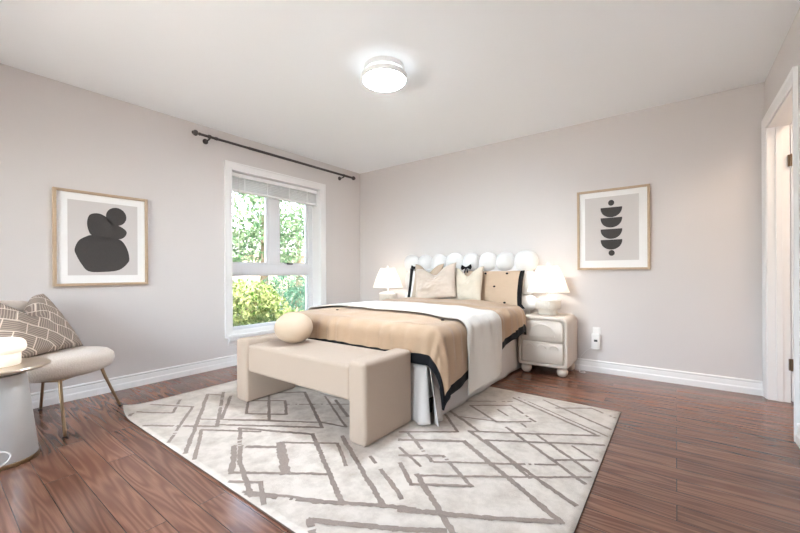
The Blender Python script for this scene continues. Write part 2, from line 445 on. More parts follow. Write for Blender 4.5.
WY0, WY1, WZ0, WZ1 = 2.135, 3.44, .335, 2.215      # window opening
WX = XL - .27
bm = B()
box(bm, WX, XL, YF, WY0, 0, HC); box(bm, WX, XL, WY1, YB + .15, 0, HC)
box(bm, WX, XL, WY0, WY1, 0, WZ0); box(bm, WX, XL, WY0, WY1, WZ1, HC)
struct('wall_left', bm, M['wall'])
bm = B(); box(bm, XL, XR + .12, YB, YB + .15, 0, HC); struct('wall_back', bm, M['wall'])
NX0, NX1, NZ0, NZ1 = -3.2, -.2, .4, 2.3               # unseen opening added behind the camera to let in fill daylight
bm = B()
box(bm, WX, NX0, YF - .15, YF, 0, HC); box(bm, NX1, XR + .12, YF - .15, YF, 0, HC)
box(bm, NX0, NX1, YF - .15, YF, 0, NZ0); box(bm, NX0, NX1, YF - .15, YF, NZ1, HC)
struct('wall_front', bm, M['wall'])
bm = B()
for a, b, c, d in ((NX0, NX0 + .05, NZ0, NZ1), (NX1 - .05, NX1, NZ0, NZ1), (NX0, NX1, NZ0, NZ0 + .05), (NX0, NX1, NZ1 - .05, NZ1), (-1.73, -1.67, NZ0, NZ1)):
    box(bm, a, b, YF - .12, YF - .05, c, d, .004)
w2 = struct('fill_window', bm, M['vinyl'])  # frame of the added fill opening
for a, b in ((NX0 + .05, -1.73), (-1.67, NX1 - .05)):
    bm = B(); box(bm, a, b, YF - .088, YF - .082, NZ0 + .05, NZ1 - .05); struct('pane', bm, M['glass'], w2)
DY0, DY1, DZ = 3.285, 4.15, 2.2                     # doorway in the right wall
bm = B()
box(bm, XR, XR + .12, YF, DY0, 0, HC); box(bm, XR, XR + .12, DY1, YB, 0, HC); box(bm, XR, XR + .12, DY0, DY1, DZ, HC)
struct('wall_right', bm, M['wall'])
bm = B()
box(bm, 2.1, 2.2, 2.5, 5.0, 0, HC); box(bm, XR + .12, 2.1, 5.0, 5.1, 0, HC); box(bm, XR + .12, 2.1, 2.4, 2.5, 0, HC)
struct('wall_hall', bm, M['wall'])
hl = bpy.data.lights.new('hall_fill', 'AREA'); hl.shape = 'DISK'; hl.size = .9; hl.energy = 9; hl.color = (1, .80, .62)  # unseen fill light added in the hall, without a fixture
ho = bpy.data.objects.new('hall_fill', hl); COL.objects.link(ho); ho.location = (1.45, 3.5, HC - .02)

BBP = [(0, .120), (.009, .120), (.014, .113), (.014, .106), (.009, .099), (.011, .094), (.013, .075), (.014, .058), (.019, .050), (.020, .044), (.020, 0), (0, 0)]
def baseboard(name, p0, p1, nrm):
    bm = B(); loft(bm, [[(p[0] + nrm[0] * d, p[1] + nrm[1] * d, z) for d, z in BBP] for p in (p0, p1)])
    struct(name, bm, M['trim'])
baseboard('baseboard_left', (XL, YF), (XL, YB), (1, 0))
baseboard('baseboard_back', (XL, YB), (XR, YB), (0, -1))
baseboard('baseboard_right', (XR, YF), (XR, 3.2), (-1, 0))
baseboard('baseboard_front', (XL, YF), (XR, YF), (0, 1))

# casing: mitred rectangle frame of a moulded profile lying on a wall plane
CP = [(0, 0), (0, .010), (.012, .014), (.055, .018), (.062, .022), (.075, .022), (.075, 0)]   # (distance from the opening, height off the wall)
def casing(bm, axis_x, nrm, y0, y1, z0, z1, sides=4, w=1.0):
    # sides=4 closed frame; sides=3 runs to the floor
    def P(off, hgt):
        o = off * w
        a = [(y0 - o, z0 - (o if sides == 4 else 0)), (y0 - o, z1 + o), (y1 + o, z1 + o), (y1 + o, z0 - (o if sides == 4 else 0))]
        return [(axis_x + nrm * hgt, y, z) for y, z in a]
    rings = [P(o, h) for o, h in CP]
    vsx = [[bm.verts.new(p) for p in r] for r in rings]
    m = len(CP)
    for i in range(m):
        a, b = vsx[i], vsx[(i + 1) % m]
        for k in range(4 if sides == 4 else 3):
            j = (k + 1) % 4
            bm.faces.new((a[k], a[j], b[j], b[k]))
    if sides == 3:
        bm.faces.new([v[0] for v in vsx]); bm.faces.new([v[3] for v in vsx][::-1])

# window casing, reveal, stool and apron
bm = B(); casing(bm, XL, 1, WY0, WY1, WZ0 + .06, WZ1)
wt = struct('trim_1', bm, M['trim'])
bm = B()
box(bm, XL - .20, XL + .012, WY0 - .0, WY0 + .012, WZ0, WZ1); box(bm, XL - .20, XL + .012, WY1 - .012, WY1, WZ0, WZ1)
box(bm, XL - .20, XL + .012, WY0, WY1, WZ1 - .012, WZ1)
struct('reveal', bm, M['trim'], wt)
bm = B(); box(bm, XL - .20, XL + .045, WY0 - .06, WY1 + .06, WZ0 - .022, WZ0 + .012, .006); struct('sill', bm, M['trim'], wt)
bm = B(); loft(bm, [[(XL + d, y, WZ0 - .022 - h) for d, h in [(0, 0), (.038, 0), (.034, .03), (.016, .055), (.01, .075), (0, .075)]] for y in (WY0 - .04, WY1 + .04)])
struct('apron', bm, M['trim'], wt)

FX0, FX1 = XL - .235, XL - .165                      # vinyl frame depth
bm = B()
y0, y1, z0, z1 = WY0 + .012, WY1 - .012, WZ0 + .012, WZ1 - .012
box(bm, FX0, FX1, y0, y0 + .055, z0, z1, .004); box(bm, FX0, FX1, y1 - .07, y1, z0, z1, .004)
box(bm, FX0, FX1, y0, y1, z0, z0 + .045, .004); box(bm, FX0, FX1, y0, y1, z1 - .055, z1, .004)
win = struct('window_1', bm, M['vinyl'])
bm = B(); box(bm, FX0, FX1 + .006, y0 + .05, y1 - .06, 1.025, 1.155, .006); struct('transom_bar', bm, M['vinyl'], win)
bm = B(); box(bm, FX0, FX1, 2.725, 2.865, 1.15, z1 - .05, .006); struct('mullion', bm, M['vinyl'], win)
def sash(ya, yb, za, zb, t=.035):
    bm = B()
    box(bm, FX0 + .012, FX1 - .012, ya, ya + t, za, zb, .004); box(bm, FX0 + .012, FX1 - .012, yb - t, yb, za, zb, .004)
    box(bm, FX0 + .012, FX1 - .012, ya + t, yb - t, za, za + t * .6, .003); box(bm, FX0 + .012, FX1 - .012, ya + t, yb - t, zb - t, zb, .003)
    s = struct('sash', bm, M['vinyl'], win)
    bm = B(); box(bm, FX0 + .030, FX0 + .036, ya + t * .8, yb - t * .8, za + t * .4, zb - t * .8); struct('pane', bm, M['glass'], s)
    return s
sash(y0 + .053, 2.727, 1.153, z1 - .053, .03); sash(2.863, y1 - .068, 1.153, z1 - .053)
sash(y0 + .053, y1 - .068, z0 + .043, 1.027, .022)
bm = B(); box(bm, FX1 - .005, FX1 + .03, 2.99, 3.07, 1.150, 1.168, .005); box(bm, FX1 + .012, FX1 + .028, 2.94, 3.02, 1.164, 1.174, .003)
struct('latch', bm, M['dark'], win)

# doorway: jambs, stops, casings, the leaf swung into the hall
bm = B(); casing(bm, XR, -1, DY0, DY1, 0, DZ, 3, 1.0)
door = struct('door_1', bm, M['trim'])
bm = B()
box(bm, XR - .004, XR + .124, DY0, DY0 + .018, 0, DZ); box(bm, XR - .004, XR + .124, DY1 - .018, DY1, 0, DZ)
box(bm, XR - .004, XR + .124, DY0, DY1, DZ - .018, DZ)
box(bm, XR + .045, XR + .082, DY1 - .030, DY1 - .016, 0, DZ - .018, .003); box(bm, XR + .045, XR + .082, DY0 + .016, DY0 + .030, 0, DZ - .018, .003)
struct('jamb', bm, M['trim'], door)
bm = B(); box(bm, XR + .130, XR + .95, DY1 - .022, DY1 + .016, .012, DZ - .02, .003)
for za, zb in ((.2, .95), (1.1, 2.0)): box(bm, XR + .26, XR + .82, DY1 - .030, DY1 - .020, za, zb, .006)
struct('door_leaf', bm, M['trim'], door)
for hz in (.30, 1.90):
    bm = B(); box(bm, XR + .112, XR + .140, DY1 - .034, DY1 - .016, hz - .045, hz + .045, .002)
    tube(bm, [(XR + .128, DY1 - .036, hz - .047), (XR + .128, DY1 - .036, hz + .047)], .006, 8)
    struct('hinge', bm, M['brass'], door)

# ------------------------------------------------------------------ outside
bm = B(); box(bm, -40, WX - .02, -14, 40, -.5, -.35); g = struct('ground', bm, M['lawn'])
bm = B(); box(bm, -7, 6, -9, YF - .16, -.36, -.30); struct('bounce_slab', bm, M['bounce_pale'])  # unseen pale slab added to bounce sunlight up onto the ceiling

def leaves(bm, blobs, n, size, slim=.45):
    for _ in range(n):
        c, r = random.choice(blobs)
        while True:
            d = Vector((random.uniform(-1, 1), random.uniform(-1, 1), random.uniform(-1, 1)))
            if .2 < d.length <= 1: break
        d = d.normalized() * (d.length ** .35)
        p = Vector(c) + Vector((d.x * r[0], d.y * r[1], d.z * r[2]))
        s = size * random.uniform(.6, 1.3)
        nrm = (d + Vector((random.gauss(0, .7), random.gauss(0, .7), random.gauss(.35, .6)))).normalized()
        t = nrm.orthogonal().normalized(); t.rotate(Matrix.Rotation(random.uniform(0, 6.28), 3, nrm)); w = nrm.cross(t)
        a = bm.verts.new(p - t * s); b = bm.verts.new(p + w * s * slim + nrm * s * .1); c2 = bm.verts.new(p + t * s); e = bm.verts.new(p - w * s * slim + nrm * s * .1)
        bm.faces.new((a, b, c2, e))

def plant(name, label, cat, loc, blobs, n, size, m, trunk=None, group=None, slim=.45):
    t = thing(name, label, cat, loc, 0, group)
    bm = B(); leaves(bm, blobs, n, size, slim); obj('foliage', bm, m, t, smooth='raw', local=True)
    bm = B()
    if trunk: tube(bm, [(0, 0, -.02), (.03, .02, trunk * .5), (0, 0, trunk)], [.14, .11, .05], 10)
    else:
        for k in range(7):
            a = k * .9; tube(bm, [(0.06 * math.cos(a), .06 * math.sin(a), -.02), (.22 * math.cos(a), .22 * math.sin(a), .45), (.42 * math.cos(a), .42 * math.sin(a), .85)], [.018, .013, .007], 6)
    obj('trunk' if trunk else 'stem', bm, M['bark'], t, local=True)
    return t
random.seed(3)
G = -.35
plant('shrub', 'broad yellow-green leafy shrub right outside the lower window pane', 'shrub', (-6.25, 3.35, G),
      [((0, 0, .62), (.75, .8, .62)), ((.1, -.6, .55), (.6, .6, .62)), ((-.1, .65, .5), (.6, .6, .55)), ((.15, .2, .85), (.5, .6, .42)), ((0, -.4, .9), (.5, .5, .4)), ((.1, 1.15, .25), (.5, .5, .42))], 6500, .055, M['leaf_bush'])
plant('shrub', 'rounded blue-green evergreen shrub beyond the yellow-green one', 'shrub', (-8.6, 6.15, G),
      [((0, 0, .7), (.75, .75, .75)), ((.1, .45, .5), (.6, .5, .5))], 4200, .05, M['leaf_dark'], slim=.25)
plant('tree', 'airy pale green tree seen through the upper left window pane', 'tree', (-10.2, 6.5, G),
      [((0, 0, 2.4), (1.2, 1.3, 1.1)), ((.2, -.9, 3.2), (1.0, 1.0, .9)), ((-.2, .7, 3.4), (1.0, 1.0, .9)), ((0, 0, 4.4), (1.0, 1.1, .9)), ((.1, -.6, 2.0), (.9, .9, .7))], 4200, .085, M['leaf_tree'], 3.2)
plant('tree', 'light leafy tree seen through the upper right window pane', 'tree', (-12.0, 9.2, G),
      [((0, 0, 2.3), (1.2, 1.3, 1.1)), ((.3, .9, 3.1), (1.0, 1.1, 1.0)), ((-.2, -.9, 2.6), (1.0, 1.0, .9)), ((0, 0, 4.0), (1.1, 1.1, .9)), ((.1, 1.4, 2.2), (.8, .8, .8))], 5200, .085, M['leaf_tree'], 2.8)
plant('hedge', 'long low hedge across the far side of the garden', 'hedge', (-19.5, 12.5, G),
      [((0, k * 1.3 - 5.2, .55), (.6, .9, .6)) for k in range(9)], 5200, .09, M['leaf_pine'])
plant('tree', 'slender pale tree at the near left end of the garden', 'tree', (-11.0, 3.2, G),
      [((0, 0, 2.2), (1.0, 1.1, 1.0)), ((.2, -.8, 3.0), (.9, .9, .8)), ((-.2, .6, 3.4), (.9, .9, .8)), ((0, 0, 4.2), (.8, .8, .8))], 2600, .10, M['leaf_tree'], 3.0)
h = thing('house', 'distant tan house glimpsed between the garden trees', 'house', (-31, 22, G))
bm = B(); box(bm, -4, 4, -5, 5, 0, 2.9); obj('house_wall', bm, M['brick'], h, local=True)
bm = B(); loft(bm, [[(-4.5, y, 2.9), (4.5, y, 2.9), (0, y, 5.2)] for y in (-5.4, 5.4)]); obj('roof', bm, M['roof'], h, local=True)
for yy in (-3, 0, 3):
    bm = B(); box(bm, 3.97, 4.03, yy - .5, yy + .5, 1.0, 2.2); obj('window', bm, M['dark'], h, local=True)
# ------------------------------------------------------------------ ceiling lamp
t = thing('ceiling_lamp', 'round white flush ceiling lamp with a glowing lower disc', 'lamp', (-1.765, 2.155, HC))
CL = (-1.765, 2.155, HC)
bm = B(); lathe(bm, [(r * 1.03, z * .86) for r, z in [(.02, 0), (.146, 0), (.148, -.004), (.148, -.046), (.142, -.050), (.02, -.050)]], CL, 56); obj('canopy', bm, M['acrylic'], t, True, angle=40)
bm = B(); lathe(bm, [(r * 1.03, z * .86) for r, z in [(.02, -.050), (.128, -.050), (.128, -.072), (.02, -.072)]], CL, 56); obj('glow_ring', bm, M['gap'], t, True, angle=40)
for k in range(12):                      # the diodes that shine sideways out of the slot
    ld = bpy.data.lights.new('diode', 'POINT'); ld.energy = .012; ld.color = (.80, .93, 1); ld.shadow_soft_size = .009
    lo = bpy.data.objects.new('diode', ld); COL.objects.link(lo); lo.parent = t
    lo.location = (.149 * math.cos(k * math.pi / 6), .149 * math.sin(k * math.pi / 6), -.0525)
bm = B(); lathe(bm, [(r * 1.03, z * .86) for r, z in [(.10, -.072), (.160, -.072), (.168, -.078), (.168, -.112), (.162, -.120), (.154, -.120), (.154, -.085), (.10, -.085)]], CL, 64); obj('rim', bm, M['acrylic'], t, True, angle=40)
bm = B(); lathe(bm, [(r * 1.03, z * .86) for r, z in [(.01, -.088), (.153, -.088), (.153, -.122), (.145, -.130), (.10, -.136), (.01, -.138)]], CL, 56); obj('diffuser', bm, M['diffuser'], t, True, angle=40)

# ------------------------------------------------------------------ curtain rod
RX, RZ = XL + .095, 2.467
t = thing('curtain_rod', 'dark bronze curtain rod above the window', 'curtain rod', (XL, 2.87, RZ))
bm = B(); tube(bm, [(RX, 1.76, RZ), (RX, 2.35, RZ)], .013, 14); tube(bm, [(RX, 2.3, RZ), (RX, 3.96, RZ)], .0155, 14); obj('rod', bm, M['bronze'], t, True, angle=40)
for ye, s in ((1.76, -1), (3.96, 1)):
    bm = B()
    prof = [(.004, -.01), (.013, -.01), (.017, 0), (.013, .012), (.012, .018), (.026, .026), (.030, .040), (.026, .054), (.014, .062), (.017, .068), (.006, .076)]
    loft(bm, [[(RX + r * math.cos(a), ye + s * z, RZ + r * math.sin(a)) for a in [2 * math.pi * k / 20 for k in range(20)]] for r, z in prof])
    obj('finial', bm, M['bronze'], t, True, angle=50)
for yb in (1.86, 3.80):
    bm = B(); tube(bm, [(XL, yb, RZ - .03), (XL + .008, yb, RZ - .03)], .028, 20)
    tube(bm, [(XL + .004, yb, RZ - .03), (XL + .05, yb, RZ - .03), (RX - .01, yb, RZ - .026), (RX, yb, RZ - .018)], .008, 10)
    tube(bm, [(RX, yb - .011, RZ), (RX, yb + .011, RZ)], .020, 18)
    obj('bracket', bm, M['bronze'], t, True, angle=40)
for yr in (1.93, 3.86):
    bm = B(); tube(bm, [(RX, yr - .012, RZ), (RX, yr + .012, RZ)], .017, 18); obj('collar', bm, M['bronze'], t, True, angle=40)

# ------------------------------------------------------------------ window blind
t = thing('window_blind', 'white slatted window blind pulled up to the top of the window', 'blind', (XL - .08, 2.79, 1.965))
bx0, bx1, by0, by1 = XL - .115, XL - .055, WY0 + .018, WY1 - .018
bm = B(); box(bm, bx0, bx1, by0, by1, 2.150, 2.195, .004); obj('head_rail', bm, M['blind'], t)
bm = B()
for k in range(13):
    z = 2.010 + k * .0098 + (.002 if k % 2 else 0)
    box(bm, bx0 + .004, bx1 - .004, by0 + .004, by1 - .004, z, z + .0032)
obj('slat_stack', bm, M['blind'], t)
bm = B(); box(bm, bx0, bx1, by0 + .004, by1 - .004, 1.984, 2.006, .005); obj('bottom_rail', bm, M['blind'], t)
for yc in (by0 + .18, by0 + .48, by0 + .80, by1 - .18):
    bm = B(); box(bm, bx1 - .006, bx1 - .002, yc, yc + .010, 1.984, 2.152); obj('ladder_tape', bm, M['blind'], t)
bm = B(); tube(bm, [(bx1 + .01, by0 + .10, 2.16), (bx1 + .012, by0 + .10, 1.25)], .0035, 8); obj('wand', bm, M['plastic'], t)

# ------------------------------------------------------------------ framed prints
def picture(name, label, origin, ax, nrm, u0, u1, z0, z1, mw, mpz, shapes):
    # ax: unit vector along the wall, nrm: out of the wall; origin on the wall
    ax = Vector(ax); nrm = Vector(nrm); o = Vector(origin)
    P = lambda u, z, d: o + ax * u + Vector((0, 0, z)) + nrm * d
    t = thing(name, label, 'picture', P((u0 + u1) / 2, z0, 0))
    ring = lambda k, d: [P(u0 + k, z0 + k, d), P(u1 - k, z0 + k, d), P(u1 - k, z1 - k, d), P(u0 + k, z1 - k, d)]
    bm = B(); loft(bm, [ring(0, 0), ring(0, .030), ring(.002, .032), ring(.020, .032), ring(.022, .030), ring(.022, .012)], cap1=False)
    obj('frame', bm, M['frame_wood'], t)
    bm = B(); loft(bm, [ring(.021, .010), ring(.021, .016)]); mo = obj('mat_board', bm, M['mat_board'], t)
    a, b, c, d = mpz
    bm = B(); q = lambda h: [P(a, c, h), P(b, c, h), P(b, d, h), P(a, d, h)]
    loft(bm, [q(.0155), q(.0168)]); pr = obj('print', bm, M['print'], t)
    for nm, pts in shapes:
        bm = B(); loft(bm, [[P(u, z, h) for u, z in pts] for h in (.0165, .0176)]); obj(nm, bm, M['ink'], pr)
    return t
ell = lambda cu, cz, ru, rz, n=40: [(cu + ru * math.cos(2 * math.pi * k / n), cz + rz * math.sin(2 * math.pi * k / n)) for k in range(n)]
sp2 = lambda pts: [(v.x, v.y) for v in spline([(a, b, 0) for a, b in pts], 5, True)]
picture('framed_print', 'oak framed print of three stacked dark pebble shapes', (XL, 0, 0), (0, 1, 0), (1, 0, 0), .662, 1.318, .940, 1.735, .04, (.752, 1.238, 1.028, 1.655), [
    ('pebble', ell(1.079, 1.545, .074, .080)),
    ('pebble', sp2([(.876, 1.474), (.895, 1.542), (.953, 1.56), (1.007, 1.535), (1.055, 1.478), (1.108, 1.461), (1.153, 1.422), (1.144, 1.377), (1.099, 1.347), (.985, 1.348), (.911, 1.368), (.887, 1.403)])),
    ('pebble', sp2([(.795, 1.244), (.82, 1.316), (.87, 1.356), (.911, 1.370), (.985, 1.356), (1.072, 1.349), (1.116, 1.335), (1.153, 1.276), (1.173, 1.195), (1.165, 1.14), (1.097, 1.073), (.984, 1.056), (.885, 1.062), (.838, 1.124), (.807, 1.194)]))])
half = lambda cz: [(-.611 + .0, cz)] + [(-.516 - .0955 * math.cos(math.pi * k / 24), cz - .100 * math.sin(math.pi * k / 24) ** .9) for k in range(1, 24)] + [(-.421, cz)]
picture('framed_print', 'oak framed print of four dark half discs between two dots', (0, YB, 0), (1, 0, 0), (0, -1, 0), -.829, -.192, 1.055, 1.872, .04, (-.755, -.282, 1.150, 1.795), [
    ('dot', ell(-.516, 1.729, .027, .029)), ('half_disc', half(1.684)), ('half_disc', half(1.580)), ('half_disc', half(1.466)), ('half_disc', half(1.358)), ('dot', ell(-.514, 1.224, .027, .029))])

# ------------------------------------------------------------------ rug
RX0, RX1, RY0, RY1 = -3.38, -.325, .905, 3.105
def rug_z(x, y):
    d = math.hypot((x - RX0) * .75, y - RY0)
    return .010 + .045 * max(0, 1 - d / .26) ** 2
bm = B()
NU, NV = 76, 56
def rug_p(u, v):
    x, y = RX0 + (RX1 - RX0) * u, RY0 + (RY1 - RY0) * v; z = rug_z(x, y); k = (z - .010) * 1.3
    return (x + k, y + k * .6, z)
top = grid(bm, NU, NV, rug_p)
rim = [top[0][i] for i in range(NU + 1)] + [top[j][NU] for j in range(1, NV + 1)] + [top[NV][i] for i in range(NU - 1, -1, -1)] + [top[j][0] for j in range(NV - 1, 0, -1)]
low = [bm.verts.new((v.co.x, v.co.y, v.co.z - .0085)) for v in rim]
for i in range(len(rim)):
    j = (i + 1) % len(rim); f = bm.faces.new((rim[i], low[i], low[j], rim[j])); f.material_index = 2
RUG_MARK = None
rng = random.Random(11); SEG = [0]
def strip(w, pts):
    for (xa, ya), (xb, yb) in zip(pts, pts[1:]):
        L = math.hypot(xb - xa, yb - ya)
        if L < .01: continue
        SEG[0] += 1
        n = max(2, int(L / .014)); dx, dy = (xb - xa) / L, (yb - ya) / L; px, py = -dy, dx
        prev = None; ph = rng.uniform(0, 50)
        for k in range(n + 1):
            s = (k / n) * (L + w * .8) - w * .4
            k1 = noise.noise(Vector((ph + s * 9, .3, 0))) * .0035
            wa = w * .5 * (1 + rng.uniform(-.28, .28)); wb = w * .5 * (1 + rng.uniform(-.28, .28))
            q = []
            for o in (-wa, wb):
                x = xa + dx * s + px * (o + k1); y = ya + dy * s + py * (o + k1)
                q.append((x, y, rug_z(x, y) + .0014 + SEG[0] * 1.5e-5))
            faint = noise.noise(Vector((ph + 20 + s * 5, 1.7, 0))) > .46
            if not all(RX0 + .006 < p[0] < RX1 - .006 and RY0 + .006 < p[1] < RY1 - .006 for p in q): prev = None; continue
            cur = [bm.verts.new(p) for p in q]
            if prev and not (faint and rng.random() < .6):
                f = bm.faces.new((prev[0], cur[0], cur[1], prev[1])); f.material_index = 1
            prev = cur
for w, pts in RUG_LINES: strip(w, pts)
for v in [v for v in bm.verts if not v.link_faces]: bm.verts.remove(v)
rug = obj('rug', bm, [M['rug'], M['rug_dark'], M['underlay']], smooth='raw')
tag(rug, 'large ivory rug with broken brown diamond lines, one corner curling up', 'rug')

# ------------------------------------------------------------------ bed: headboard and base
def lobe(bm, c, rx, ry, rz, p=.80):
    res = bmesh.ops.create_uvsphere(bm, u_segments=32, v_segments=18, radius=1)
    sg = lambda q: math.copysign(abs(q) ** p, q)
    for w in res['verts']:
        d = w.co; h = math.hypot(d.x, d.z); k = 1.0
        if h > 1e-6:
            a = math.atan2(d.z, d.x); m = max(abs(math.cos(a)), abs(math.sin(a))); k = (1 / m) ** .12
        w.co = Vector((c[0] + d.x * k * rx, c[1] + d.y * ry, c[2] + d.z * k * rz))
    return bm
CX = -2.125
bed = thing('bed', 'bed with a white tufted headboard of padded round lobes', 'bed', (CX, 3.2, 0))
bm = B(); box(bm, -2.95, -1.325, 4.130, 4.235, .02, 1.16, .02); obj('headboard', bm, M['head'], bed, True, angle=40)
hb = bpy.data.objects['headboard']
xs = [-3.03, -2.80, -2.58, -2.335, -2.095, -1.885, -1.675, -1.475, -1.215]
xs = [-3.035, -2.80, -2.585, -2.37, -2.125, -1.905, -1.69, -1.475, -1.215]
for a, b in zip(xs, xs[1:]):
    bm = B(); lobe(bm, ((a + b) / 2, 4.150, 1.160), (b - a) / 2 * 1.04, .085, .124 if b - a > .23 else .116); obj('padded_lobe', bm, M['head'], hb, True)
for x0 in (-2.905, -1.345):
    for zc, rz in ((.925, .150), (.694, .098)):
        bm = B(); lobe(bm, (x0, 4.150, zc), .125, .078, rz * .98); obj('padded_lobe', bm, M['head'], hb, True)
for k in range(7):
    w = (2.78 - 1.47) / 7; xa = -2.78 + k * w
    bm = B(); lobe(bm, (xa + w / 2, 4.135, .70), w / 2 * 1.03, .055, .37); obj('padded_channel', bm, M['head'], hb, True)
bm = B(); box(bm, -2.86, -1.41, 2.16, 4.11, .13, .36, .02); obj('base', bm, M['head'], bed)
for lx in (-2.80, -1.47):
    for ly in (2.25, 4.02):
        bm = B(); box(bm, lx - .035, lx + .035, ly - .035, ly + .035, .012 if ly < 3 else .0, .13); obj('leg', bm, M['dark'], bed)

ZM = .615
bm = B(); box(bm, -2.905, -1.352, 2.115, 4.075, .362, ZM, .06, 5); mt = obj('mattress', bm, M['sheet'], smooth=True)
tag(mt, 'white sheeted mattress showing at the head of the bed', 'mattress')

# bed skirt: pleated cloth around foot and sides
def skirt():
    X0, X1, Y0, Y1 = -2.915, -1.345, 2.10, 4.05
    bm = B()
    def sheet(p0, p1, nrm, n, ends, ph):
        rows = []; L = math.hypot(p1[0] - p0[0], p1[1] - p0[1]); t = ((p1[0] - p0[0]) / L, (p1[1] - p0[1]) / L)
        for i in range(n + 1):
            a = i / n; s = a * L; col = []
            k = max(math.exp(-(s / .13) ** 2) if ends[0] else 0, math.exp(-((L - s) / .13) ** 2) if ends[1] else 0)
            for j in range(13):
                f = j / 12; z = .40 - .384 * f
                off = .004 + f * (.008 * (1 + math.sin(s * 14 + ph)) + (.060) * k * (1 + .5 * math.sin(s * 55 + ph))) + .004 * noise.noise(Vector((s * 6, f * 2, ph)))
                sh = f * .055 * (-math.exp(-(s / .10) ** 2) * ends[0] + math.exp(-((L - s) / .10) ** 2) * ends[1])
                col.append(bm.verts.new((p0[0] + t[0] * (s + sh) + nrm[0] * off, p0[1] + t[1] * (s + sh) + nrm[1] * off, z + .008 * f * (1 + math.sin(s * 21 + ph)) * k)))
            rows.append(col)
        for a, b in zip(rows, rows[1:]):
            for j in range(12): bm.faces.new((a[j], a[j + 1], b[j + 1], b[j]))
    sheet((X0 + .004, Y0), (X1 - .012, Y0), (0, -1), 90, (1, 1), .4)
    sheet((X1, Y0 + .012), (X1, Y1), (1, 0), 110, (1, 0), 2.0)
    sheet((X0, Y0 + .012), (X0, Y1), (-1, 0), 110, (1, 0), 4.0)
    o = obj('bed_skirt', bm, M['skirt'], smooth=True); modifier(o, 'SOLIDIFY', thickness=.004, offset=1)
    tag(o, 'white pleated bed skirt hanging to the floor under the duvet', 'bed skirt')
skirt()

# draped cloth over the bed
BX0, BX1, BY0 = -2.93, -1.335, 2.165
def drape(u, v, lift=0., base=.0):
    """u, v: flat cloth coordinates (metres in plan); returns the point on the draped surface."""
    du = max(u - BX1, BX0 - u, 0.); dv = max(BY0 - v, 0.)
    s = math.hypot(du, dv)
    x = min(max(u, BX0), BX1); y = max(v, BY0)
    # puffy top
    ex = min(x - BX0, BX1 - x) ; ey = y - BY0
    e = min(ex, ey)
    zt = .672 + .030 * smoothstep(0, .35, e) + (.014 * noise.noise(Vector((u * 2.3, v * 2.3, 1.2)))) + .008 * noise.noise(Vector((u * 6, v * 6, 5)))
    zt += base + lift
    if s < 1e-6: return Vector((x, y, zt))
    sg = 1 if u > CX else -1
    nx, ny = (sg * du / s, -dv / s)
    Rr = .095
    q = s / Rr
    if q < math.pi / 2: out, dn = Rr * math.sin(q), Rr * (1 - math.cos(q))
    else: out, dn = Rr, Rr + (s - Rr * math.pi / 2)
    hang = smoothstep(.08, .42, s)
    along = (v if du > dv else u)
    both = min(du, dv) / s if s else 0
    wav = .020 * noise.noise(Vector((along * 4.2, 7.7, sg * 3))) + .010 * noise.noise(Vector((along * 11, s * 3, 2.2))) + .016 * math.sin(along * 9 + 1)
    out += hang * (.012 + wav) + .06 * hang * both
    out += lift
    # soft creases where the cloth turns over the edge
    cr = smoothstep(.02, .1, s) * (1 - smoothstep(.2, .4, s))
    out += cr * .009 * math.sin(along * 46 + 3 * noise.noise(Vector((along * 3, 0, 9))))
    return Vector((x + nx * out, y + ny * out, zt - dn))

def duvet():
    V1 = 3.70; DF = .31                      # head edge, foot overhang
    def side(v):                             # overhang at the sides shrinks towards the head
        return .515 - .20 * smoothstep(2.1, 3.75, max(v, BY0))
    nu, nv = 150, 110
    VB = BY0 - DF
    def f(a, b):
        v = VB + (V1 - VB) * b
        sd = side(v)
        u = (BX0 - sd) + (BX1 - BX0 + 2 * sd) * a
        lf = .018 * smoothstep(V1 - .42, V1 - .36, v) + .014 * smoothstep(V1 - .20, V1, v)
        p = drape(u, v, lf)
        # rolled head edge
        e = (V1 - v)
        if e < .05: p.z -= .045 * (1 - math.sqrt(max(0, 1 - (1 - e / .05) ** 2)))
        return p
    def mi(a, b):
        v = VB + (V1 - VB) * b; sd = side(v); W = BX1 - BX0 + 2 * sd
        d = min(a * W, (1 - a) * W, v - VB)
        return 1 if d < .068 else 0
    bm = B(); grid(bm, nu, nv, f, mi)
    o = obj('duvet', bm, [M['duvet'], M['black']], smooth=True)
    modifier(o, 'SOLIDIFY', thickness=.022, offset=-1)
    tag(o, 'beige duvet with a black border band spread over the bed', 'duvet')
    # small black bows sewn on
    for (u, v) in ((-1.42, 2.42), (-1.60, 3.45), (-2.5, 2.35), (-1.95, 2.75)):
        p = drape(u, v, .004)
        bm = B(); sphere(bm, p, .010, 1.6, 1, .5, 12, 8); obj('bow', bm, M['black'], o, True)
    return o
dv = duvet()

def throw():
    V0, V1 = 2.44, 3.05
    def hang(b): return .605 - .03 * b
    nu, nv = 170, 44
    def f(a, b):
        W = BX1 - BX0; h0 = hang(b); u = BX0 - h0 + (W + 2 * h0) * a
        v = V0 + (V1 - V0) * b + .012 * noise.noise(Vector((u * 3, b * 2, 4))) - .03 * smoothstep(-1.9, -1.0, u) * 0
        p = drape(u, v, .020)
        return p
    bm = B(); grid(bm, nu, nv, f)
    o = obj('throw', bm, M['throw'], smooth=True); modifier(o, 'SOLIDIFY', thickness=.010, offset=1)
    tag(o, 'white knitted throw laid across the bed and hanging to the floor', 'throw')
throw()

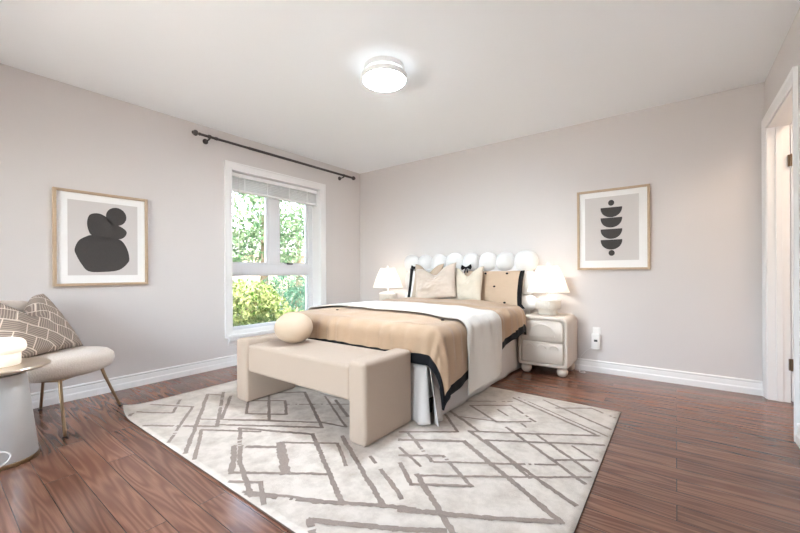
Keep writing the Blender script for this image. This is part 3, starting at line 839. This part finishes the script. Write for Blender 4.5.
# ------------------------------------------------------------------ pillows
def pillow_bm(w, h, T, chop=0., ear=.05, seed=0, n=34, band=None, wr=.006):
    bm = B()
    def pt(a, b, sgn):
        u, v = a * 2 - 1, b * 2 - 1
        k = (max(0, 1 - u ** 2)) ** .42 * (max(0, 1 - v ** 2)) ** .42
        x = u * w / 2 * (1 - ear * (1 - v * v)); z = v * h / 2 * (1 - ear * (1 - u * u))
        z -= chop * math.exp(-(u / .42) ** 2) * smoothstep(-.3, 1, v)
        y = sgn * (T / 2) * k
        c = Vector((u * 2.2 + seed * 5, v * 2.2, sgn))
        y += sgn * wr * 2.2 * noise.noise(c) * k + sgn * wr * noise.noise(c * 3) * k
        if chop: y += sgn * (-.35 * T) * math.exp(-(u / .16) ** 2) * smoothstep(.05, 1, v) * k
        return (x, y, z)
    mi = (lambda a, b: 1 if (band and ((a * 2 - 1) > 1 - band if band > 0 else (a * 2 - 1) < -1 - band)) else 0) if band else None
    grid(bm, n, n, lambda a, b: pt(a, b, -1), mi); grid(bm, n, n, lambda a, b: pt(a, b, 1), mi)
    bmesh.ops.remove_doubles(bm, verts=bm.verts[:], dist=.0008)
    return bm

def pillow(name, label, cat, loc, rot, bm, mats, group=None):
    o = obj(name, bm, mats, smooth=True, local=True); o.location = loc; o.rotation_euler = rot
    WM[o.name] = Matrix.Translation(loc) @ o.rotation_euler.to_matrix().to_4x4()
    return tag(o, label, cat, group)

def bow(parent, p, s=.05, ang=0., name='bow'):
    """two-loop ribbon bow in the pillow's own x-z plane, just in front of it"""
    bm = B(); ca, sa = math.cos(ang), math.sin(ang)
    for sg in (-1, 1):
        outline = [(.004 * sg, .004), (s * .9 * sg, s * .55), (s * 1.05 * sg, .0), (s * .85 * sg, -s * .42), (.004 * sg, -.006)]
        for d in (0,):
            loft(bm, [[(p[0] + x * ca - z * sa, p[1] + yy, p[2] + x * sa + z * ca) for x, z in outline] for yy in (-.010, .004)])
        tail = [(0, 0), (.010 * sg, .004), (s * .42 * sg, -s * .95), (s * .18 * sg, -s * 1.0)]
        loft(bm, [[(p[0] + x * ca - z * sa, p[1] + yy, p[2] + x * sa + z * ca) for x, z in tail] for yy in (-.006, .002)])
    sphere(bm, (p[0], p[1] - .006, p[2]), .010, 1.1, 1, 1, 10, 8)
    return obj(name, bm, M['black'], parent, local=True)

TL = R(-14)
s1 = pillow('pillow', 'white bed pillow with a black end band at the left of the bed', 'pillow', (-2.475, 4.005, .868), (R(-12), 0, 0),
            pillow_bm(.81, .46, .12, 0, .03, 1, band=-.19, wr=.004), [M['sheet'], M['black']])
bow(s1, (-.300, -.050, .232), .050)
s2 = pillow('pillow', 'beige bed pillow with black dots and a black end band', 'pillow', (-1.69, 3.985, .850), (R(-14), 0, R(0)),
            pillow_bm(.73, .42, .13, 0, .03, 2, band=.13, wr=.004), [M['sham'], M['black']])
bow(s2, (-.315, -.060, .235), .066, .05)
for (x, z) in ((-.07, .165), (.185, .165), (.06, .01), (.185, -.165)):
    bm = B(); sphere(bm, (x, -.066 if abs(z) < .1 else -.045, z), .011, 1.4, .6, 1, 12, 8); obj('dot', bm, M['black'], s2, True, local=True)
bm = B(); loft(bm, [[(.315, y, -.18), (.365, y, -.17), (.40, y, -.212), (.34, y, -.228)] for y in (-.012, .004)]); obj('ribbon_end', bm, M['black'], s2, local=True)
s3 = pillow('pillow', 'tan cushion whose corner peeks out behind the pearl beige one', 'cushion', (-2.50, 3.885, .925), (R(-15), R(0), R(2)),
            pillow_bm(.42, .46, .085, .10, .07, 3), M['pillow_beige'])
s4 = pillow('pillow', 'pearl beige cushion with a deep dent, front left of the bed pillows', 'cushion', (-2.30, 3.75, .914), (R(-18), R(-8), R(3)),
            pillow_bm(.56, .43, .14, .11, .06, 4, wr=.012), M['pillow_pearl'])
s5 = pillow('pillow', 'small cream cushion with a dented top in the middle of the bed', 'cushion', (-1.925, 3.835, .895), (R(-15), R(-2), R(-3)),
            pillow_bm(.40, .42, .12, .10, .06, 5, wr=.006), M['pillow_cream'])

# ------------------------------------------------------------------ bench and ball cushion
t = thing('bench', 'cream upholstered bench with solid ends at the foot of the bed', 'bench', (-2.155, 1.81, .0145))
BY_0, BY_1 = 1.565, 2.045
bm = B(); box(bm, -2.705, -1.575, BY_0 + .012, BY_1 - .005, .258, .478, .028, 4); obj('seat', bm, M['bench'], t, True, angle=50)
bm = B(); box(bm, -2.855, -2.700, BY_0, BY_1, .0145, .512, .028, 4); obj('end_panel', bm, M['bench'], t, True, angle=50)
bm = B(); box(bm, -1.580, -1.440, BY_0, BY_1, .0145, .512, .028, 4); obj('end_panel', bm, M['bench'], t, True, angle=50)

bc = (-2.455, 1.835, .478 + .122)
bm = B(); lobe(bm, bc, .150, .150, .121)
bl = obj('cushion', bm, M['ball'], smooth=True); tag(bl, 'round cream ball cushion sitting on the bench', 'cushion')


# ------------------------------------------------------------------ nightstands and bedside lamps
def rrect(x0, x1, z0, z1, rt, rb, n=8):
    pts = []
    for cx_, cz_, r, a0 in ((x1 - rt, z1 - rt, rt, 0), (x0 + rt, z1 - rt, rt, 90), (x0 + rb, z0 + rb, rb, 180), (x1 - rb, z0 + rb, rb, 270)):
        for k in range(n + 1):
            a = R(a0 + 90 * k / n); pts.append((cx_ + r * math.cos(a), cz_ + r * math.sin(a)))
    return pts
def arch_bm(bm, cx_, z0, ro, ri, y):
    L = lambda r, yy: [(cx_ + r * math.cos(math.pi * k / 28), yy, z0 + r * math.sin(math.pi * k / 28)) for k in range(29)]
    loft(bm, [L(ro, y), L(ro, y - .006), L(ro - .005, y - .009)])
def nightstand(label, loc):
    t = thing('nightstand', label, 'nightstand', loc)
    X0, X1, F, K, Z0, Z1 = -.24, .24, -.22, .22, .092, .590
    L = lambda k, y, rt=.075: [(x, y, z) for x, z in rrect(X0 + k, X1 - k, Z0 + k, Z1 - k, max(rt - k, .02), max(.03 - k * .4, .014))]
    bm = B(); loft(bm, [L(.006, K), L(0, K - .006), L(0, F + .012), L(.003, F + .004), L(.012, F), L(.026, F), L(.029, F + .003), L(.031, F + .030)])
    obj('body', bm, M['stand'], t, True, local=True, angle=50)
    dw = (X0 + .043, X1 - .043)
    for k, (za, zb) in enumerate(((.346, .549), (.133, .332))):
        rt = .05 if k == 0 else .012
        D = lambda e, y: [(x, y, z) for x, z in rrect(dw[0] + e, dw[1] - e, za + e, zb - e, rt, .012)]
        bm = B(); loft(bm, [D(0, F + .028), D(0, F + .004), D(.004, F)]); d = obj('drawer', bm, M['stand'], t, True, local=True, angle=40)
        if k == 0:
            bm = B(); arch_bm(bm, -.005, za + .045, .128, .112, F + .001); obj('arch_relief', bm, M['stand'], d, local=True)
        else:
            for q in (-1, 0, 1):
                bm = B(); arch_bm(bm, q * .117 - .005, za + .135, .046, .036, F + .001); obj('arch_relief', bm, M['stand'], d, local=True)
    for fx in (-.175, .175):
        for fy in (-.150, .155):
            bm = B(); sphere(bm, (fx, fy, .050), .0525, 1, 1, .95, 24, 16); obj('foot', bm, M['stand'], t, True, local=True)
    return t
NSX, NSY = -1.070, 3.985
n1 = nightstand('cream nightstand on ball feet to the right of the bed', (NSX, NSY, 0))
n2 = copy_tree(n1); n2.location = (-3.26, NSY, 0); n2['label'] = 'nightstand half hidden by the bed in the far corner'

def bedside_lamp(label, loc):
    t = thing('table_lamp', label, 'lamp', loc)
    rib = lambda n, a: (lambda th: 1 + a * (abs(math.sin(n * th)) - .5))
    bm = B(); lathe(bm, [(.01, 0), (.088, 0), (.092, .004), (.092, .058), (.090, .064), (.01, .064)], n=160, rmod=rib(14, .05))
    lathe(bm, [(.01, .060), (.118, .062), (.123, .068), (.123, .140), (.119, .147), (.01, .147)], n=176, rmod=rib(18, .040))
    obj('base', bm, M['ceramic'], t, True, local=True, angle=50)
    bm = B(); lathe(bm, [(.004, .146), (.120, .146), (.124, .150), (.124, .156), (.118, .161), (.004, .162)], n=56)
    lathe(bm, [(.004, .160), (.085, .162), (.085, .174), (.014, .180), (.011, .21), (.017, .22), (.017, .25), (.004, .251)], n=40)
    obj('neck', bm, M['lamp_white'], t, True, local=True, angle=50)
    bm = B(); pl = lambda th: 1 + .014 * math.sin(44 * th)
    n = 220; prof = [(.206, .236), (.196, .262), (.158, .37), (.104, .492), (.098, .508)]
    loops = [[(r * pl(a) * math.cos(a), r * pl(a) * math.sin(a), z) for a in [2 * math.pi * i / n for i in range(n)]] for r, z in prof]
    loft(bm, loops, cap0=False, cap1=False); sh = obj('shade', bm, M['shade'], t, True, local=True)
    bm = B()
    for rr, zz in ((.203, .239), (.099, .506)):
        tube(bm, [(rr * math.cos(2 * math.pi * k / 60), rr * math.sin(2 * math.pi * k / 60), zz) for k in range(61)], .003, 6, False)
    for k in range(3):
        a = 2 * math.pi * k / 3; tube(bm, [(0, 0, .505), (.098 * math.cos(a), .098 * math.sin(a), .506)], .002, 6)
    tube(bm, [(0, 0, .24), (0, 0, .51)], .003, 8)
    obj('shade_wire', bm, M['lamp_white'], sh, local=True)
    bm = B(); lathe(bm, [(.003, .506), (.012, .508), (.008, .515), (.016, .524), (.014, .535), (.003, .541)], n=20); obj('finial', bm, M['lamp_white'], t, True, local=True)
    bm = B(); sphere(bm, (0, 0, .32), .028, 1, 1, 1.2, 16, 12); bb = obj('bulb', bm, emit('bulb_glow', (1, .90, .78), 4), t, True, local=True)
    ld = bpy.data.lights.new('bulb_light', 'POINT'); ld.energy = LAMP_BED; ld.color = (1, .95, .89); ld.shadow_soft_size = .035
    lo = bpy.data.objects.new('bulb_light', ld); COL.objects.link(lo); lo.parent = t; lo.location = (0, 0, .385)
    return t
l1 = bedside_lamp('pleated lamp on the nightstand right of the bed', (-1.073, 4.005, .5905))
l2 = copy_tree(l1); l2.location = (-3.235, 4.005, .5905); l2['label'] = 'pleated lamp standing in the far corner left of the bed'

# ------------------------------------------------------------------ lounge chair
CC = Vector((-3.50, .575, 0))
ch = thing('lounge_chair', 'round cream boucle lounge chair on thin brass legs by the wall', 'chair', CC, R(45))     # local +x faces the room
bm = B()
lathe(bm, [(.02, .352), (.24, .350), (.305, .356), (.338, .374), (.352, .410), (.347, .446), (.322, .470), (.26, .482), (.13, .484), (.02, .484)], n=64)
obj('seat', bm, M['chair'], ch, True, local=True)
bm = B(); loops = []
for k in range(41):
    a = R(180 - 62 + 124 * k / 40); e = abs(k - 20) / 20
    hgt = .19 * math.sqrt(max(0, 1 - e ** 2.6)) + .012; zc = .655
    rr = .335 + .03 * (1 - e)
    tk = .050 * math.sqrt(max(0, 1 - e ** 4)) + .006
    loops.append([((rr + tk * math.sin(q) + .06 * (math.cos(q) * hgt) ) * math.cos(a), (rr + tk * math.sin(q) + .06 * (math.cos(q) * hgt)) * math.sin(a), zc + hgt * math.copysign(abs(math.cos(q)) ** .7, math.cos(q))) for q in [2 * math.pi * j / 20 for j in range(20)]])
loft(bm, loops); obj('backrest', bm, M['chair'], ch, True, local=True)
for a in (R(180 - 40), R(180 + 40)):
    c_, s_ = math.cos(a), math.sin(a)
    bm = B(); tube(bm, [(.25 * c_, .25 * s_, .350), (.385 * c_, .385 * s_, .355), (.415 * c_, .415 * s_, .42), (.405 * c_, .405 * s_, .60)], .010, 10); obj('back_support', bm, M['gold'], ch, True, local=True)
for sy in (-1, 1):
    bm = B(); tube(bm, spline([(-.190, sy * .190, .341), (.0, sy * .190, .341), (.190, sy * .190, .341)], 4), .011, 12); obj('seat_rail', bm, M['gold'], ch, True, local=True)
for sx in (-1, 1):
    bm = B(); tube(bm, [(sx * .185, -.190, .341), (sx * .185, .190, .341)], .011, 12); obj('seat_rail', bm, M['gold'], ch, True, local=True)
    for sy in (-1, 1):
        bm = B(); tube(bm, spline([(sx * .172, sy * .180, .343), (sx * .192, sy * .200, .335), (sx * .212, sy * .219, .25), (sx * .278, sy * .282, .004)], 5), [.0115] * 6 + [.011] * 5 + [.0095] * 5, 14)
        lg = obj('leg', bm, M['gold'], ch, True, local=True)
        bm = B(); tube(bm, [(sx * .278, sy * .282, .0), (sx * .2775, sy * .2815, .008)], .0135, 14); obj('foot_pad', bm, M['dark'], lg, local=True)

cu = pillow('cushion', 'brown hatched cushion with a dented top leaning on the lounge chair', 'cushion', (-3.60, .475, .688), (R(-36), R(0), R(130)),
            pillow_bm(.56, .50, .19, .15, .05, 8, wr=.006), M['cushion'])

# ------------------------------------------------------------------ side table with a glass lamp and its cord
TX, TY = -3.0, .285
t = thing('side_table', 'round side table with a tapering brushed steel pedestal beside the lounge chair', 'table', (TX, TY, 0))
bm = B(); lathe(bm, [(.01, .0), (.150, .0), (.153, .006), (.150, .03), (.104, .476), (.100, .482), (.01, .482)], (TX, TY, 0), 64); obj('pedestal', bm, M['silver'], t, True, angle=50)
bm = B(); lathe(bm, [(.152, .001), (.1555, .003), (.1555, .020), (.151, .023)], (TX, TY, 0), 64); obj('foot_ring', bm, M['gold'], t, True, angle=50)
bm = B(); lathe(bm, [(.01, .480), (.070, .480), (.080, .496), (.185, .510), (.203, .518), (.205, .524), (.201, .530), (.01, .530)], (TX, TY, 0), 72); obj('tabletop', bm, M['tabletop'], t, True, angle=40)
t = thing('table_lamp', 'small glowing white mushroom lamp standing on the round side table', 'lamp', (TX - .01, TY, .5305))
bm = B(); lathe(bm, [(.01, 0), (.078, 0), (.082, .004), (.083, .06), (.082, .072), (.01, .072)], (TX - .01, TY, .5305), 48); obj('base', bm, M['glow_glass'], t, True, angle=50)
bm = B(); lathe(bm, [(.01, .070), (.090, .070), (.102, .080), (.106, .100), (.102, .125), (.088, .142), (.06, .150), (.01, .153)], (TX - .01, TY, .5305), 56); obj('shade', bm, M['glow_glass'], t, True, angle=60)
ld = bpy.data.lights.new('glass_lamp_light', 'POINT'); ld.energy = .5; ld.color = (1, .80, .58); ld.shadow_soft_size = .10
lo = bpy.data.objects.new('glass_lamp_light', ld); COL.objects.link(lo); lo.parent = t; lo.location = (0, 0, .27)
bm = B(); tube(bm, spline([(-2.97, -.05, .004), (-2.86, .12, .004), (-2.835, .20, .012), (-2.835, .275, .035), (-2.838, .305, .070), (-2.845, .280, .098), (-2.855, .21, .10), (-2.88, .13, .06), (-2.93, .04, .012), (-3.1, -.12, .004)], 8), .0038, 8)
o = obj('lamp_cord', bm, M['cord'], smooth=True); tag(o, 'white lamp cord looping against the foot of the steel pedestal', 'cord')

# ------------------------------------------------------------------ outlet with a plugged-in unit, and its cord
t = thing('wall_outlet', 'white wall outlet plate low on the bed wall', 'outlet', (-.655, YB, .36))
bm = B(); box(bm, -.690, -.618, YB - .007, YB, .345, .462, .003); obj('plate', bm, M['plastic'], t)
bm = B(); box(bm, -.676, -.632, YB - .010, YB - .006, .405, .450, .003); obj('socket', bm, M['plastic'], t)
t = thing('plug_in_detector', 'white plug-in unit with a dark slot on the wall outlet', 'detector', (-.655, YB, .235))
bm = B(); box(bm, -.697, -.617, YB - .050, YB - .010, .236, .398, .010, 3); obj('body', bm, M['plastic'], t, True, angle=50)
bm = B(); box(bm, -.672, -.640, YB - .0515, YB - .046, .318, .340, .001); obj('slot', bm, M['dark'], t)
bm = B(); tube(bm, [(-.657, YB - .049, .285), (-.657, YB - .053, .285)], .010, 16); obj('button', bm, M['lamp_white'], t)
bm = B(); tube(bm, spline([(-.700, YB - .03, .25), (-.76, YB - .028, .20), (-.815, YB - .03, .11), (-.812, YB - .045, .012), (-.79, YB - .12, .004), (-.755, YB - .13, .004), (-.745, YB - .10, .004), (-.775, YB - .07, .004), (-.85, YB - .06, .004)], 8), .003, 8)
o = obj('power_cord', bm, M['cord'], smooth=True); tag(o, 'thin white cord trailing on the floor behind the cream nightstand', 'cord')
